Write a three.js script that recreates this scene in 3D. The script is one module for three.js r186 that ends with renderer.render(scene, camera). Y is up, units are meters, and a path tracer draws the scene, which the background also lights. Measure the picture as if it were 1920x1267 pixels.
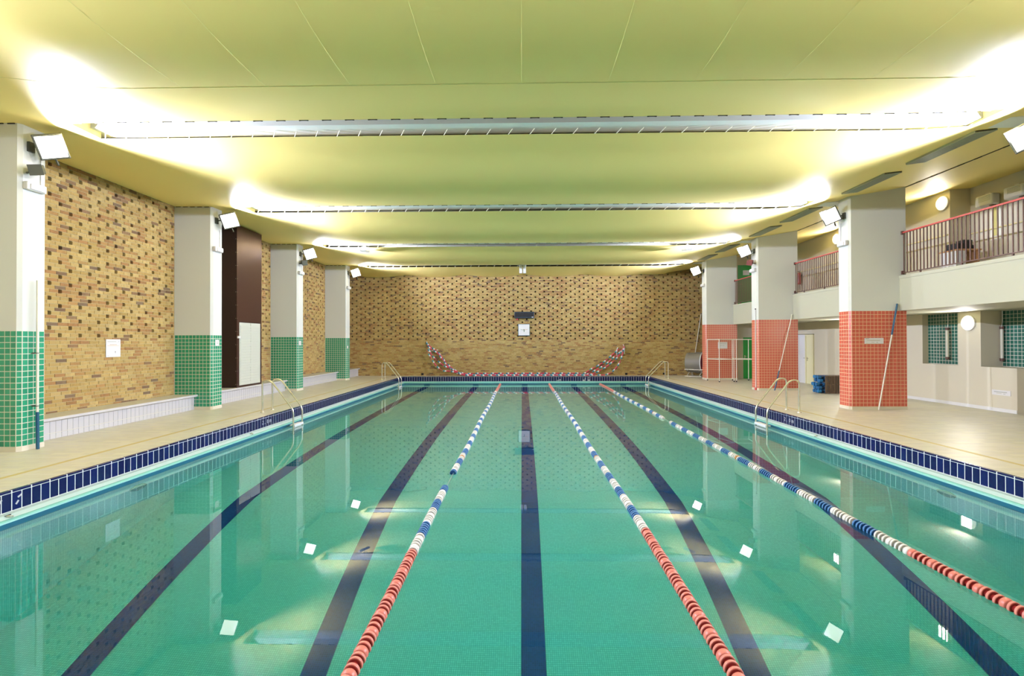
import * as THREE from 'three';
import { mergeGeometries } from 'three/addons/utils/BufferGeometryUtils.js';
import { RoundedBoxGeometry } from 'three/addons/geometries/RoundedBoxGeometry.js';
import { FontLoader } from 'three/addons/loaders/FontLoader.js';
import { TextGeometry } from 'three/addons/geometries/TextGeometry.js';
import { RectAreaLightUniformsLib } from 'three/addons/lights/RectAreaLightUniformsLib.js';

// ------------------------------------------------------------------ camera, light levels, exposure
const scene = new THREE.Scene();
scene.background = new THREE.Color(0x000000);
const FOCAL = 948;                                                   // pixels of the 1920 x 1267 frame
const camera = new THREE.PerspectiveCamera(2 * Math.atan(633.5 / FOCAL) * 180 / Math.PI, 1920 / 1267, 0.05, 120);
camera.position.set(-0.123, 1.7625, 0);
camera.rotation.order = 'YXZ';
camera.rotation.set(Math.atan(7.3 / FOCAL), Math.atan(19 / FOCAL), -0.0029);
const renderer = new THREE.WebGLRenderer({ antialias: true });
renderer.toneMapping = THREE.LinearToneMapping;
renderer.toneMappingExposure = 1.0;
renderer.shadowMap.enabled = true;
RectAreaLightUniformsLib.init();
const FLOOD = { color: new THREE.Color().setRGB(0.71, 0.745, 1.0), intensity: 370, angle: 1.22, side: 0.34 };        // the floodlights on the columns
const DISC = { color: new THREE.Color().setRGB(1.0, 0.95, 0.90), intensity: 150 };                      // round wall lamps of the gallery side

// ------------------------------------------------------------------ measures of the hall (metres; y = 0 is the deck, -z is away)
const POOL = { x: 6.25, z0: -0.8, z1: -25.8, water: -0.39 };
const WALL_L = -9.31, WALL_R = 11.72, WALL_R2 = 12.28, FAR = -26.5, BACK = 5.6;
const FACE = 8.30, COL_D = 0.43, COL_OUT_R = 9.74;
const ZC = [-2.95, -8.06, -13.17, -18.28, -23.39, 2.16];             // front faces of the columns; the last pair stands behind the camera
const FAB = 5.345, ROOF = 6.35, T = 0.0944, PLINTH = 0.078;
const SLAB_X = 9.57, SLAB_Y0 = 2.535, SLAB_Y1 = 3.40;

// ------------------------------------------------------------------ helpers
let seedV = 7;
const rnd = () => { seedV = (seedV * 1664525 + 1013904223) >>> 0; return seedV / 4294967296; };
const rr = (a, b) => a + (b - a) * rnd();
const V = (x, y, z) => new THREE.Vector3(x, y, z);
const taken = new Map();
function numbered(n) { const k = taken.get(n) ?? 0; taken.set(n, k + 1); return k ? n + '_' + String(k).padStart(3, '0') : n; }
function tag(o, label, category, group, kind) {
  o.userData.label = label; if (category) o.userData.category = category;
  if (group) o.userData.group = group; if (kind) o.userData.kind = kind; return o;
}
function mesh(name, geo, mat, parent) {
  const m = new THREE.Mesh(geo, mat);
  m.name = parent ? name : numbered(name);
  (parent ?? scene).add(m); return m;
}
function group(name, x = 0, y = 0, z = 0) { const g = new THREE.Group(); g.name = numbered(name); g.position.set(x, y, z); scene.add(g); return g; }
const box = (w, h, d, x = 0, y = 0, z = 0) => new THREE.BoxGeometry(w, h, d).translate(x, y, z);
const span = (x0, x1, y0, y1, z0, z1) => box(Math.abs(x1 - x0), Math.abs(y1 - y0), Math.abs(z1 - z0), (x0 + x1) / 2, (y0 + y1) / 2, (z0 + z1) / 2);
const rbox = (w, h, d, r, x = 0, y = 0, z = 0) => new RoundedBoxGeometry(w, h, d, 2, r).translate(x, y, z);
const cyl = (r0, r1, h, n = 16) => new THREE.CylinderGeometry(r0, r1, h, n);
function merge(list) { return mergeGeometries(list.map((g) => (g.index ? g.toNonIndexed() : g)).map((g) => { for (const k of Object.keys(g.attributes)) if (!['position', 'normal', 'uv'].includes(k)) g.deleteAttribute(k); return g; })); }
function rounded(points, radius) {                                  // a polyline with rounded corners, as dense points
  const out = [points[0].clone()];
  for (let i = 1; i < points.length - 1; i++) {
    const p = points[i], a = points[i - 1].clone().sub(p), b = points[i + 1].clone().sub(p);
    const r = Math.min(radius, a.length() / 2.05, b.length() / 2.05);
    const s = p.clone().add(a.normalize().multiplyScalar(r)), e = p.clone().add(b.normalize().multiplyScalar(r));
    for (let k = 0; k <= 8; k++) { const t = k / 8; out.push(s.clone().multiplyScalar((1 - t) * (1 - t)).add(p.clone().multiplyScalar(2 * t * (1 - t))).add(e.clone().multiplyScalar(t * t))); }
  }
  out.push(points[points.length - 1].clone());
  return out;
}
function polyTube(points, r, sides = 8) {                            // straight runs stay straight
  const path = new THREE.CurvePath();
  for (let i = 1; i < points.length; i++) if (points[i].distanceTo(points[i - 1]) > 1e-5) path.add(new THREE.LineCurve3(points[i - 1], points[i]));
  const n = path.curves.length;
  class C extends THREE.Curve { getPoint(t, o = new THREE.Vector3()) { const u = Math.min(t * n, n - 1e-7), k = Math.floor(u); return path.curves[k].getPoint(u - k, o); } getPointAt(t, o) { return this.getPoint(t, o); } getTangentAt(t, o) { return this.getTangent(t, o); } }
  return new THREE.TubeGeometry(new C(), n, r, sides, false);
}
const bar = (a, b, r, sides = 8) => polyTube([a, b], r, sides);
function capTube(points, r, sides = 8) {                             // tube closed by little discs
  const g = [polyTube(points, r, sides)];
  const end = (p, q) => { const d = p.clone().sub(q).normalize(); const c = new THREE.CircleGeometry(r, sides); c.applyQuaternion(new THREE.Quaternion().setFromUnitVectors(V(0, 0, 1), d)); c.translate(p.x, p.y, p.z); return c; };
  g.push(end(points[0], points[1]), end(points[points.length - 1], points[points.length - 2]));
  return merge(g);
}
class Batch {                                                        // many small boxes in one mesh, coloured one by one
  constructor() { this.p = []; this.n = []; this.u = []; this.c = []; this.i = []; }
  add(c, u, v, n, hu, hv, hn, col, back = false) {                   // centre, three unit axes, half sizes; the back face (-n) is left out
    const faces = [[n, u, v, hn, hu, hv], [u, v, n, hu, hv, hn], [u.clone().negate(), n, v, hu, hn, hv], [v, n, u, hv, hn, hu], [v.clone().negate(), u, n, hv, hu, hn]];
    if (back) faces.push([n.clone().negate(), v, u, hn, hv, hu]);
    const ou = c.dot(u), ov = c.dot(v), flip = u.clone().cross(v).dot(n) < 0;
    for (const [a, b, d, ha, hb, hd] of faces) {
      const at = this.p.length / 3;
      for (const [sb, sd] of [[-1, -1], [1, -1], [1, 1], [-1, 1]]) {
        this.p.push(c.x + a.x * ha + b.x * hb * sb + d.x * hd * sd, c.y + a.y * ha + b.y * hb * sb + d.y * hd * sd, c.z + a.z * ha + b.z * hb * sb + d.z * hd * sd);
        this.n.push(a.x, a.y, a.z); this.u.push(ou + hb * sb, ov + hd * sd);
        if (col) this.c.push(col.r, col.g, col.b);
      }
      if (flip) this.i.push(at, at + 2, at + 1, at, at + 3, at + 2); else this.i.push(at, at + 1, at + 2, at, at + 2, at + 3);
    }
  }
  geometry() {
    const g = new THREE.BufferGeometry();
    g.setAttribute('position', new THREE.Float32BufferAttribute(this.p, 3)); g.setAttribute('normal', new THREE.Float32BufferAttribute(this.n, 3));
    g.setAttribute('uv', new THREE.Float32BufferAttribute(this.u, 2));
    if (this.c.length) g.setAttribute('color', new THREE.Float32BufferAttribute(this.c, 3));
    g.setIndex(this.i); return g;
  }
}
const X = V(1, 0, 0), Y = V(0, 1, 0), Z = V(0, 0, 1), NX = V(-1, 0, 0);
const C = (hex) => new THREE.Color(hex);
// uv in metres from position: pick the two axes across the face normal
function metreUV(g, k = 1) {
  const p = g.attributes.position, n = g.attributes.normal, u = new Float32Array(p.count * 2);
  for (let i = 0; i < p.count; i++) {
    const ax = Math.abs(n.getX(i)), ay = Math.abs(n.getY(i)), az = Math.abs(n.getZ(i));
    const [a, b] = ay >= ax && ay >= az ? [p.getX(i), p.getZ(i)] : ax >= az ? [p.getZ(i), p.getY(i)] : [p.getX(i), p.getY(i)];
    u[2 * i] = a * k; u[2 * i + 1] = b * k;
  }
  g.setAttribute('uv', new THREE.BufferAttribute(u, 2)); return g;
}

// ------------------------------------------------------------------ textures
function canvasTex(w, h, draw, rx = 1, ry = 1, srgb = true) {
  const c = document.createElement('canvas'); c.width = w; c.height = h; draw(c.getContext('2d'), w, h);
  const t = new THREE.CanvasTexture(c); t.wrapS = t.wrapT = THREE.RepeatWrapping; t.repeat.set(rx, ry);
  if (srgb) t.colorSpace = THREE.SRGBColorSpace; return t;
}
function noiseTex(size, lo, hi, octaves, rx, ry, srgb) {             // tiling value noise
  const d = new Uint8Array(size * size * 4), acc = new Float32Array(size * size);
  let tot = 0;
  for (const [cells, amp] of octaves) {
    const g = Array.from({ length: cells * cells }, rnd); tot += amp;
    for (let y = 0; y < size; y++) for (let x = 0; x < size; x++) {
      const fx = x / size * cells, fy = y / size * cells, ix = Math.floor(fx), iy = Math.floor(fy), s = (t) => t * t * (3 - 2 * t), tx = s(fx - ix), ty = s(fy - iy);
      const q = (a, b) => g[((b % cells) * cells) + (a % cells)];
      acc[y * size + x] += amp * ((q(ix, iy) * (1 - tx) + q(ix + 1, iy) * tx) * (1 - ty) + (q(ix, iy + 1) * (1 - tx) + q(ix + 1, iy + 1) * tx) * ty);
    }
  }
  for (let i = 0; i < size * size; i++) { const v = Math.round(255 * (lo + (hi - lo) * acc[i] / tot)); d[4 * i] = d[4 * i + 1] = d[4 * i + 2] = v; d[4 * i + 3] = 255; }
  const t = new THREE.DataTexture(d, size, size); t.magFilter = THREE.LinearFilter; t.wrapS = t.wrapT = THREE.RepeatWrapping; t.repeat.set(rx, ry);
  if (srgb) t.colorSpace = THREE.SRGBColorSpace; t.needsUpdate = true; return t;
}
const grainTex = noiseTex(256, 0.80, 1.0, [[8, 1], [32, 1], [96, 1.2]], 2, 2, true);
const brickGrain = noiseTex(256, 0.72, 1.0, [[12, 1], [48, 1.2], [128, 1.4]], 1.6, 1.6, true);
const deckTex = canvasTex(1024, 1024, (g, w, h) => {                 // one metre of deck: small ribbed cream tiles, 8 x 4
  g.fillStyle = '#bbb59e'; g.fillRect(0, 0, w, h);
  const nx = 4, ny = 8;
  for (let j = 0; j < ny; j++) for (let i = 0; i < nx; i++) {
    const k = rr(-6, 6), s = (j % 2) * w / nx / 2;
    g.fillStyle = `rgb(${194 + k},${190 + k},${172 + k + rr(-6, 4)})`;
    for (const o of [0, -w]) g.fillRect(i * w / nx + s + 2 + o, j * h / ny + 2, w / nx - 4, h / ny - 5);
    for (const o of [0, -w]) { g.fillStyle = 'rgba(164,146,92,0.5)'; g.fillRect(i * w / nx + s + o, j * h / ny - 3, w / nx, 5); g.fillRect(i * w / nx + s - 2 + o, j * h / ny, 4, h / ny); }
  }
}, 1, 1);
const mosaic = (base, spread, joint) => canvasTex(1024, 1024, (g, w, h) => {   // 0.8 m of pool mosaic, 32 x 32 chips
  g.fillStyle = joint; g.fillRect(0, 0, w, h); const n = 32, s = w / n;
  for (let j = 0; j < n; j++) for (let i = 0; i < n; i++) { const k = rr(-spread, spread); g.fillStyle = `rgb(${base[0] + k},${base[1] + k},${base[2] + k})`; g.fillRect(i * s + 2, j * s + 2, s - 4, s - 4); }
}, 1.25, 1.25);
const mosaicPale = mosaic([212, 222, 212], 8, '#93a89e'), mosaicNavy = mosaic([10, 42, 118], 8, '#1a4a90');

// ------------------------------------------------------------------ materials
const std = (color, roughness = 0.6, o = {}) => new THREE.MeshStandardMaterial({ color, roughness, ...o });
const MAT = {
  paint: std(0xc2c4b8, 0.75),
  paintWall: std(0xc2bba2, 0.8),
  white: std(0xcfcec7, 0.5), whiteGloss: std(0xd2d1ca, 0.25), beam: std(0xecefe6, 0.7),
  fabric: std(new THREE.Color().setRGB(0.94, 0.75, 0.25), 0.6, { side: THREE.DoubleSide }),
  concrete: std(0x8d8a7c, 0.95), slabPaint: std(0xa9a890, 0.7),
  brick: new THREE.MeshStandardMaterial({ color: 0xffffff, roughness: 0.85, vertexColors: true, map: brickGrain }),
  mortar: std(0xa2966c, 0.95),
  deck: std(0xffffff, 0.42, { map: deckTex }), strip: std(0xb5a464, 0.5),
  grout: std(0xc6c2ac, 0.8), grout2: std(0xccb08a, 0.8), green: std(0x23845f, 0.22), green2: std(0x288963, 0.22), green3: std(0x207d59, 0.24),
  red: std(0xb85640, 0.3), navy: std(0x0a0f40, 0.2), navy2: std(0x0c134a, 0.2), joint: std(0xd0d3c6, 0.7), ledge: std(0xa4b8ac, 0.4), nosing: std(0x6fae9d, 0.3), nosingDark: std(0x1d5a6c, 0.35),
  darkGreen: std(0x1f5b4a, 0.3), tileWhite: std(0xb6b4ae, 0.3), bench: std(0xb6b29c, 0.5), plinth: std(0xc6c0a6, 0.45),
  basin: std(0xffffff, 0.6, { map: mosaicPale }), lane: std(0xffffff, 0.6, { map: mosaicNavy }),
  steel: std(0xd8d4ba, 0.25, { metalness: 0.75 }), whiteTube: std(0xcfcab6, 0.4), dark: std(0x1b1b1d, 0.5), black: std(0x111112, 0.6),
  brown: std(0x4a3029, 0.32, { metalness: 0.55 }), brownDark: std(0x2a1d1a, 0.45, { metalness: 0.3 }), louver: std(0xb9bba8, 0.45),
  railRed: std(0xb5473f, 0.4), railBrown: std(0x5d4238, 0.45), greenDoor: std(0x129a33, 0.35), creamDoor: std(0xd9d4a8, 0.5), doorWhite: std(0xdad9d4, 0.5),
  rope: new THREE.MeshStandardMaterial({ color: 0xffffff, roughness: 0.35, vertexColors: true }), ropeBlue: std(0x23527f, 0.32), ropeOrange: std(0xd99a4a, 0.4), cable: std(0xb9b9a8, 0.4, { metalness: 0.5 }),
  poleBlue: std(0x08455f, 0.35), poleWhite: std(0xcac8b2, 0.35), crate: std(0x5f4c38, 0.7), foam: std(0x0c5078, 0.75), foamPale: std(0x13618a, 0.75),
  reelGrey: std(0x6e6a5c, 0.55), floatRed: std(0xb9344a, 0.4), floatTeal: std(0x1b7a88, 0.4), floatWhite: std(0xd2cfc4, 0.4),
  lampBody: std(0x4e5048, 0.5, { metalness: 0.5 }), ventDark: std(0x55554a, 0.7), ventSlat: std(0xa8a88e, 0.5), cord: std(0x2c2a20, 0.8), lace: std(0xe9e4c0, 0.7), seam: std(0xdcd58a, 0.6),
  floodGlass: new THREE.MeshStandardMaterial({ color: 0xffffff, emissive: 0xfffaf0, emissiveIntensity: 6.0, roughness: 0.3 }),
  discGlass: new THREE.MeshStandardMaterial({ color: 0xffffff, emissive: 0xfff6e6, emissiveIntensity: 0.95, roughness: 0.4 }),
  water: new THREE.MeshPhysicalMaterial({ color: 0xffffff, roughness: 0, transmission: 1, thickness: 2, ior: 1.333, attenuationColor: new THREE.Color(0.30, 0.87, 0.80), attenuationDistance: 4.2 }),
};

// ================================================================== THE HALL: floor, walls, roof
// deck round the pool
{
  const th = 0.3, ex = POOL.x + 0.03, g = [
    span(WALL_L - 0.4, -ex, -th, 0, BACK + 0.3, FAR - 0.4), span(ex, 13.4, -th, 0, BACK + 0.3, FAR - 0.4),
    span(-ex, ex, -th, 0, POOL.z1 - 0.03, FAR - 0.4), span(-ex, ex, -th, 0, POOL.z0 + 0.03, BACK + 0.3)];
  const f = mesh('floor', metreUV(merge(g)), MAT.deck);
  tag(f, 'cream ribbed tile deck running round the swimming pool', 'floor', null, 'structure');
  for (const [x, name] of [[-6.93, 'drain_strip'], [6.93, 'drain_strip']]) mesh(name, span(x - 0.04, x + 0.04, -0.005, 0.0015, BACK, FAR + 0.02), MAT.strip, f);
}
// pool basin: floor profile (z, depth below deck), walls
const PROFILE = [[POOL.z0, -3.95], [-5.2, -3.75], [-8.9, -2.45], [-13.5, -2.1], [POOL.z1, -1.65]];
const floorAt = (z) => { for (let i = 1; i < PROFILE.length; i++) if (z >= PROFILE[i][0]) { const [a, b] = [PROFILE[i - 1], PROFILE[i]]; return a[1] + (b[1] - a[1]) * (z - a[0]) / (b[0] - a[0]); } return PROFILE[PROFILE.length - 1][1]; };
{
  const g = [], gx = POOL.x;
  const quad = (a, b, c, d, s, t) => { const q = new THREE.BufferGeometry(); q.setAttribute('position', new THREE.Float32BufferAttribute([...a, ...b, ...c, ...a, ...c, ...d], 3)); q.setAttribute('uv', new THREE.Float32BufferAttribute([0, 0, s, 0, s, t, 0, 0, s, t, 0, t], 2)); q.computeVertexNormals(); return q; };
  for (let i = 1; i < PROFILE.length; i++) {                         // floor slabs with thickness below
    const [z0, y0] = PROFILE[i - 1], [z1, y1] = PROFILE[i], L = Math.hypot(z1 - z0, y1 - y0);
    g.push(quad([-gx - 0.3, y0, z0], [gx + 0.3, y0, z0], [gx + 0.3, y1, z1], [-gx - 0.3, y1, z1], 2 * gx + 0.6, L));
    g.push(quad([-gx - 0.3, y0 - 0.25, z0], [-gx - 0.3, y1 - 0.25, z1], [gx + 0.3, y1 - 0.25, z1], [gx + 0.3, y0 - 0.25, z0], L, 2 * gx + 0.6));
  }
  const basin = mesh('pool_basin', merge(g), MAT.basin);
  tag(basin, 'pool floor and walls of small pale mosaic tiles under the water', 'pool', null, 'structure');
  const wy = -0.42;
  for (const s of [-1, 1]) mesh('basin_wall', metreUV(span(s * gx, s * (gx + 0.3), -4.2, wy, POOL.z0, POOL.z1)), MAT.basin, basin);
  mesh('basin_wall', metreUV(span(-gx - 0.3, gx + 0.3, -4.2, wy, POOL.z1, POOL.z1 - 0.3)), MAT.basin, basin);
  mesh('basin_wall', metreUV(span(-gx - 0.3, gx + 0.3, -4.2, wy, POOL.z0, POOL.z0 + 0.3)), MAT.basin, basin);
  for (const x of [-5, -2.5, 0, 2.5, 5]) {                           // navy lane lines on the floor and up the far wall
    const h = 0.145, strips = [];
    for (let i = 1; i < PROFILE.length; i++) {
      const [z0, y0] = PROFILE[i - 1], [z1, y1] = PROFILE[i], L = Math.hypot(z1 - z0, y1 - y0);
      strips.push(quad([x - h, y0 + 0.006, z0], [x + h, y0 + 0.006, z0], [x + h, y1 + 0.006, z1], [x - h, y1 + 0.006, z1], 2 * h, L));
    }
    strips.push(quad([x - h, PROFILE[4][1], POOL.z1 + 0.006], [x + h, PROFILE[4][1], POOL.z1 + 0.006], [x + h, wy, POOL.z1 + 0.006], [x - h, wy, POOL.z1 + 0.006], 2 * h, 1.2));
    mesh('lane_line', merge(strips), MAT.lane, basin);
  }
}
// water: one closed body that follows the floor
{
  const s = new THREE.Shape(), e = 0.012; s.moveTo(-(POOL.z0 + e), POOL.water);
  for (const [z, y] of PROFILE) s.lineTo(-(z + (z === POOL.z0 ? e : z === POOL.z1 ? -e : 0)), y - e);
  s.lineTo(-(POOL.z1 - e), POOL.water);
  const g = new THREE.ExtrudeGeometry(s, { depth: 2 * (POOL.x + e), bevelEnabled: false });
  g.rotateY(Math.PI / 2); g.translate(-(POOL.x + e), 0, 0);          // shape x becomes -z
  const w = mesh('pool_water', g, MAT.water);
  tag(w, 'still clear turquoise water filling the swimming pool', 'water', null, 'structure');
}
// pool edging: navy tiles, pale ledge, rounded nosing
{
  const edge = group('pool_edging'); tag(edge, 'navy tile band with pale ledge and teal nosing round the pool', 'pool edging', null, 'structure');
  const P = 0.1228, tw = P - 0.012, y0 = -0.242, y1 = -0.032, tileG = rbox(tw, y1 - y0, 0.012, 0.003), capG = rbox(2 * P - 0.012, 0.03, 0.05, 0.008);
  const profile = (pts) => pts;                                      // (inward, y)
  const sides = [
    { o: V(-POOL.x, 0, POOL.z0), u: V(0, 0, -1), n: X, len: 25, near: true }, { o: V(POOL.x, 0, POOL.z0), u: V(0, 0, -1), n: NX, len: 25, near: true },
    { o: V(-POOL.x, 0, POOL.z1), u: X, n: Z, len: 12.5 }, { o: V(-POOL.x, 0, POOL.z0), u: X, n: V(0, 0, -1), len: 12.5 }];
  const sweep = (sd, pts, ext) => {                                  // extrude an (inward, y) profile along a side
    const pos = [], idx = [];
    for (let k = 0; k < 2; k++) for (const [a, y] of pts) { const d = k ? sd.len + ext : -ext; pos.push(sd.o.x + sd.u.x * d + sd.n.x * a, y, sd.o.z + sd.u.z * d + sd.n.z * a); }
    const m = pts.length; for (let i = 0; i < m - 1; i++) idx.push(i, i + 1, m + i, i + 1, m + i + 1, m + i);
    const g = new THREE.BufferGeometry(); g.setAttribute('position', new THREE.Float32BufferAttribute(pos, 3)); g.setIndex(idx); const q = g.toNonIndexed(); q.computeVertexNormals();
    q.setAttribute('uv', new THREE.Float32BufferAttribute(new Float32Array(q.attributes.position.count * 2), 2)); return q;
  };
  const dside = (m) => { const c = m.clone(); c.side = THREE.DoubleSide; return c; };
  const ledgeM = dside(MAT.ledge), noseM = dside(MAT.nosing), noseD = dside(MAT.nosingDark);
  sides.forEach((sd, si) => {
    const back = new Batch(), rest = new Batch(), caps = new Batch(), n = Math.round(sd.len / P), q = new THREE.Quaternion().setFromRotationMatrix(new THREE.Matrix4().makeBasis(sd.n.clone().cross(Y).negate(), Y, sd.n));
    back.add(sd.o.clone().addScaledVector(sd.u, sd.len / 2).addScaledVector(sd.n, -0.02).setY(-0.125), sd.u, Y, sd.n, sd.len / 2, 0.125, 0.02, null, true);
    mesh('grout_bed', back.geometry(), MAT.joint, edge);
    for (let k = 0; k < n; k++) {
      const c = sd.o.clone().addScaledVector(sd.u, (k + 0.5) * P).addScaledVector(sd.n, -0.003).setY((y0 + y1) / 2), z = -c.z;
      if (sd.near && z > 5.0 && z < 10.5) { const m = mesh('edge_tile', tileG, k % 3 ? MAT.navy : MAT.navy2, edge); m.position.copy(c); m.quaternion.copy(q); }
      else rest.add(c, sd.u, Y, sd.n, tw / 2, (y1 - y0) / 2, 0.006);
      if (k % 2 === 0) { const e = c.clone().addScaledVector(sd.u, P / 2).addScaledVector(sd.n, -0.018).setY(-0.012); if (sd.near && z > 5 && z < 12) { const m = mesh('cap_tile', capG, MAT.navy, edge); m.position.copy(e); m.quaternion.copy(q); } else caps.add(e, sd.u, Y, sd.n, P - 0.006, 0.015, 0.024); }
    }
    const far = mesh('edge_tile_run', mergeGeometries([rest.geometry(), caps.geometry()]), MAT.navy, edge); far.userData.kind = 'stuff';
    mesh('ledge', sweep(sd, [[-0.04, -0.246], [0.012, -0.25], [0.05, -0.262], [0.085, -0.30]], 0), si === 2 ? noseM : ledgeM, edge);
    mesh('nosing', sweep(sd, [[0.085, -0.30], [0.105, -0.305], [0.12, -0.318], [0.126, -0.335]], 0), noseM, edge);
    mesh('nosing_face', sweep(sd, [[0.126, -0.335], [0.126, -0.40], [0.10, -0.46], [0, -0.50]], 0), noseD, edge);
  });
  // chipped white patches and painted depth marks
  for (const [x, y, w, h] of [[1.70, -0.20, 0.10, 0.03], [1.80, -0.18, 0.05, 0.08], [3.0, -0.20, 0.11, 0.06], [3.08, -0.12, 0.05, 0.09], [3.26, -0.19, 0.1, 0.07], [3.26, -0.08, 0.04, 0.05]]) mesh('chipped_patch', box(w, h, 0.006, x, y, POOL.z1 + 0.005), MAT.tileWhite, edge);
  for (const [z, y, a] of [[-6.05, -0.09, 0.5], [-6.02, -0.16, 0.9], [-5.82, -0.1, 0.9], [-5.78, -0.17, -0.6], [-5.72, -0.21, -0.7]]) { const m = mesh('chipped_patch', box(0.006, 0.02, 0.05), MAT.tileWhite, edge); m.position.set(-POOL.x + 0.004, y, z); m.rotation.x = a; }
  const font = await new FontLoader().loadAsync('fonts/droid/droid_sans_regular.typeface.json');
  const word = (s, z0, side) => [...s].forEach((ch, i) => {
    const g = new TextGeometry(ch, { font, size: 0.085, depth: 0.004, curveSegments: 4 }); const m = mesh('depth_mark', g, MAT.tileWhite, edge);
    m.rotation.y = side < 0 ? Math.PI / 2 : -Math.PI / 2; m.position.set(side * (POOL.x - 0.003), -0.17, z0 + (side < 0 ? -1 : 1) * i * 0.11);
  });
  word('2.0m', -11.8, -1); word('2.0m', -12.45, 1);
}
// ---- brick walls
const TAN = ['#c7a85f', '#cdae64', '#c19f56', '#c6a65d', '#bb9a50', '#cfb16a'].map(C), ORANGE = ['#b88c4c', '#ae7f45', '#bb9350'].map(C), DARK = ['#8f6c42', '#80603e', '#97744a', '#846a4a'].map(C);
const CO = 0.0725, BR = 0.23, HW = 0.036;
function brickWall(name, o, u, n, len, height, label, singles) {     // o = lower corner on the face, u along, n out of the wall
  const bricks = new Batch(), mortar = new Batch(), depth = 0.11, rows = Math.ceil(height / CO), one = [];
  const put = (s0, s1, i, hole) => {
    s0 = Math.max(s0, 0); s1 = Math.min(s1, len); if (s1 - s0 < 0.03) return;
    const k = rnd(), c = k < 0.06 ? DARK : k < 0.30 ? ORANGE : TAN, col = c[Math.floor(rnd() * c.length)].clone().multiplyScalar(rr(0.78, 0.93));
    const proud = rr(-0.002, 0.003), y = (i + 0.5) * CO, L = s1 - s0 - 0.009;
    const p = o.clone().addScaledVector(u, (s0 + s1) / 2).addScaledVector(n, proud - depth).setY(o.y + y);
    const it = { p, L, col };
    if (singles && -p.z < singles.z && -p.z > singles.z0 && one.length < 300 && L > 0.12) { one.push(it); return; }
    bricks.add(p, u, Y, n, L / 2, (CO - 0.011) / 2, depth, col);
  };
  for (let i = 0; i < rows; i++) {
    const j = i - 26, holes = j >= 0 && j % 2 === 0;
    if (holes) {
      const off = (j / 2 % 2) * BR, hw = HW;
      for (let s = off - 2 * BR; s < len + BR; s += 2 * BR) { const a = s + hw, m = s + BR; put(a, m, i, true); put(m, s + 2 * BR - hw, i, true);
        const cs = m; if (cs > 0.02 && cs < len - 0.02) mortar.add(o.clone().addScaledVector(u, cs).addScaledVector(n, -depth - 0.007).setY(o.y + (i + 0.5) * CO), u, Y, n, 0.006, CO / 2, depth); }
    } else {
      const off = (i % 2) * BR / 2 + (i % 3) * 0.03;
      for (let s = off - BR; s < len; s += BR) { put(s, s + BR, i, false); }
      mortar.add(o.clone().addScaledVector(u, len / 2).addScaledVector(n, -depth - 0.007).setY(o.y + (i + 0.5) * CO), u, Y, n, len / 2, CO / 2 - 0.002, depth);
    }
    const hr = j >= 0 ? (j % 2 === 0 ? j : j - 1) : -1;               // bed joint, open where it borders a hole
    const bed = (a, b) => { a = Math.max(a, 0); b = Math.min(b, len); if (b > a) mortar.add(o.clone().addScaledVector(u, (a + b) / 2).addScaledVector(n, -depth - 0.006).setY(o.y + i * CO), u, Y, n, (b - a) / 2, 0.0065, depth); };
    if (hr < 0) bed(0, len); else for (let s = (hr / 2 % 2) * BR - 2 * BR; s < len + BR; s += 2 * BR) bed(s + HW, s + 2 * BR - HW);
  }
  const w = group(name); tag(w, label, 'wall', null, 'structure');
  const b = mesh('brickwork', bricks.geometry(), MAT.brick, w); b.userData.kind = 'stuff';
  mesh('mortar', mortar.geometry(), MAT.mortar, w);
  const ctr = o.clone().addScaledVector(u, len / 2).addScaledVector(n, -0.348).setY(height / 2), bk = new Batch(); bk.add(ctr, u, Y, n, len / 2, height / 2, 0.008, null, true);
  mesh('cavity_back', bk.geometry(), MAT.concrete, w);
  if (one.length) {
    const unit = new THREE.BoxGeometry(1, CO - 0.011, 2 * depth), mats = new Map();
    const q = new THREE.Quaternion().setFromRotationMatrix(new THREE.Matrix4().makeBasis(u, Y, u.clone().cross(Y)));
    const flat = unit.clone(), geos = new Map();
    for (const it of one) {
      const key = Math.round(it.L * 100), mk = Math.round(it.col.r * 24) + '_' + Math.round(it.col.b * 30);
      if (!geos.has(key)) geos.set(key, new THREE.BoxGeometry(key / 100, CO - 0.011, 2 * depth));
      if (!mats.has(mk)) mats.set(mk, new THREE.MeshStandardMaterial({ color: it.col, roughness: 0.85, map: brickGrain }));
      const m = mesh('brick', geos.get(key), mats.get(mk), w); m.position.copy(it.p); m.quaternion.copy(q);
    }
  }
  return w;
}
const inZ = (k) => ZC[k] - COL_D;
brickWall('wall_left', V(WALL_L, 0, inZ(1)), V(0, 0, -1), X, inZ(1) - ZC[2], 5.5, 'pierced tan brick wall between the column with the tall blue pole and the next', { z0: 8.5, z: 9.9 });
brickWall('wall_left', V(WALL_L, 0, inZ(2)), V(0, 0, -1), X, inZ(2) - ZC[3], 5.5, 'pierced tan brick wall behind the dark brown metal duct');
brickWall('wall_left', V(WALL_L, 0, inZ(3)), V(0, 0, -1), X, inZ(3) - ZC[4], 5.5, 'pierced tan brick wall between the third and the last green column');
brickWall('wall_left', V(WALL_L, 0, inZ(4)), V(0, 0, -1), X, inZ(4) - FAR, 5.5, 'short piece of brick wall in the corner past the last green column');
brickWall('wall_far', V(WALL_L, 0, FAR), X, Z, 20.0, 5.6, 'pierced tan brick end wall with scoreboard and clock');
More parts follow.
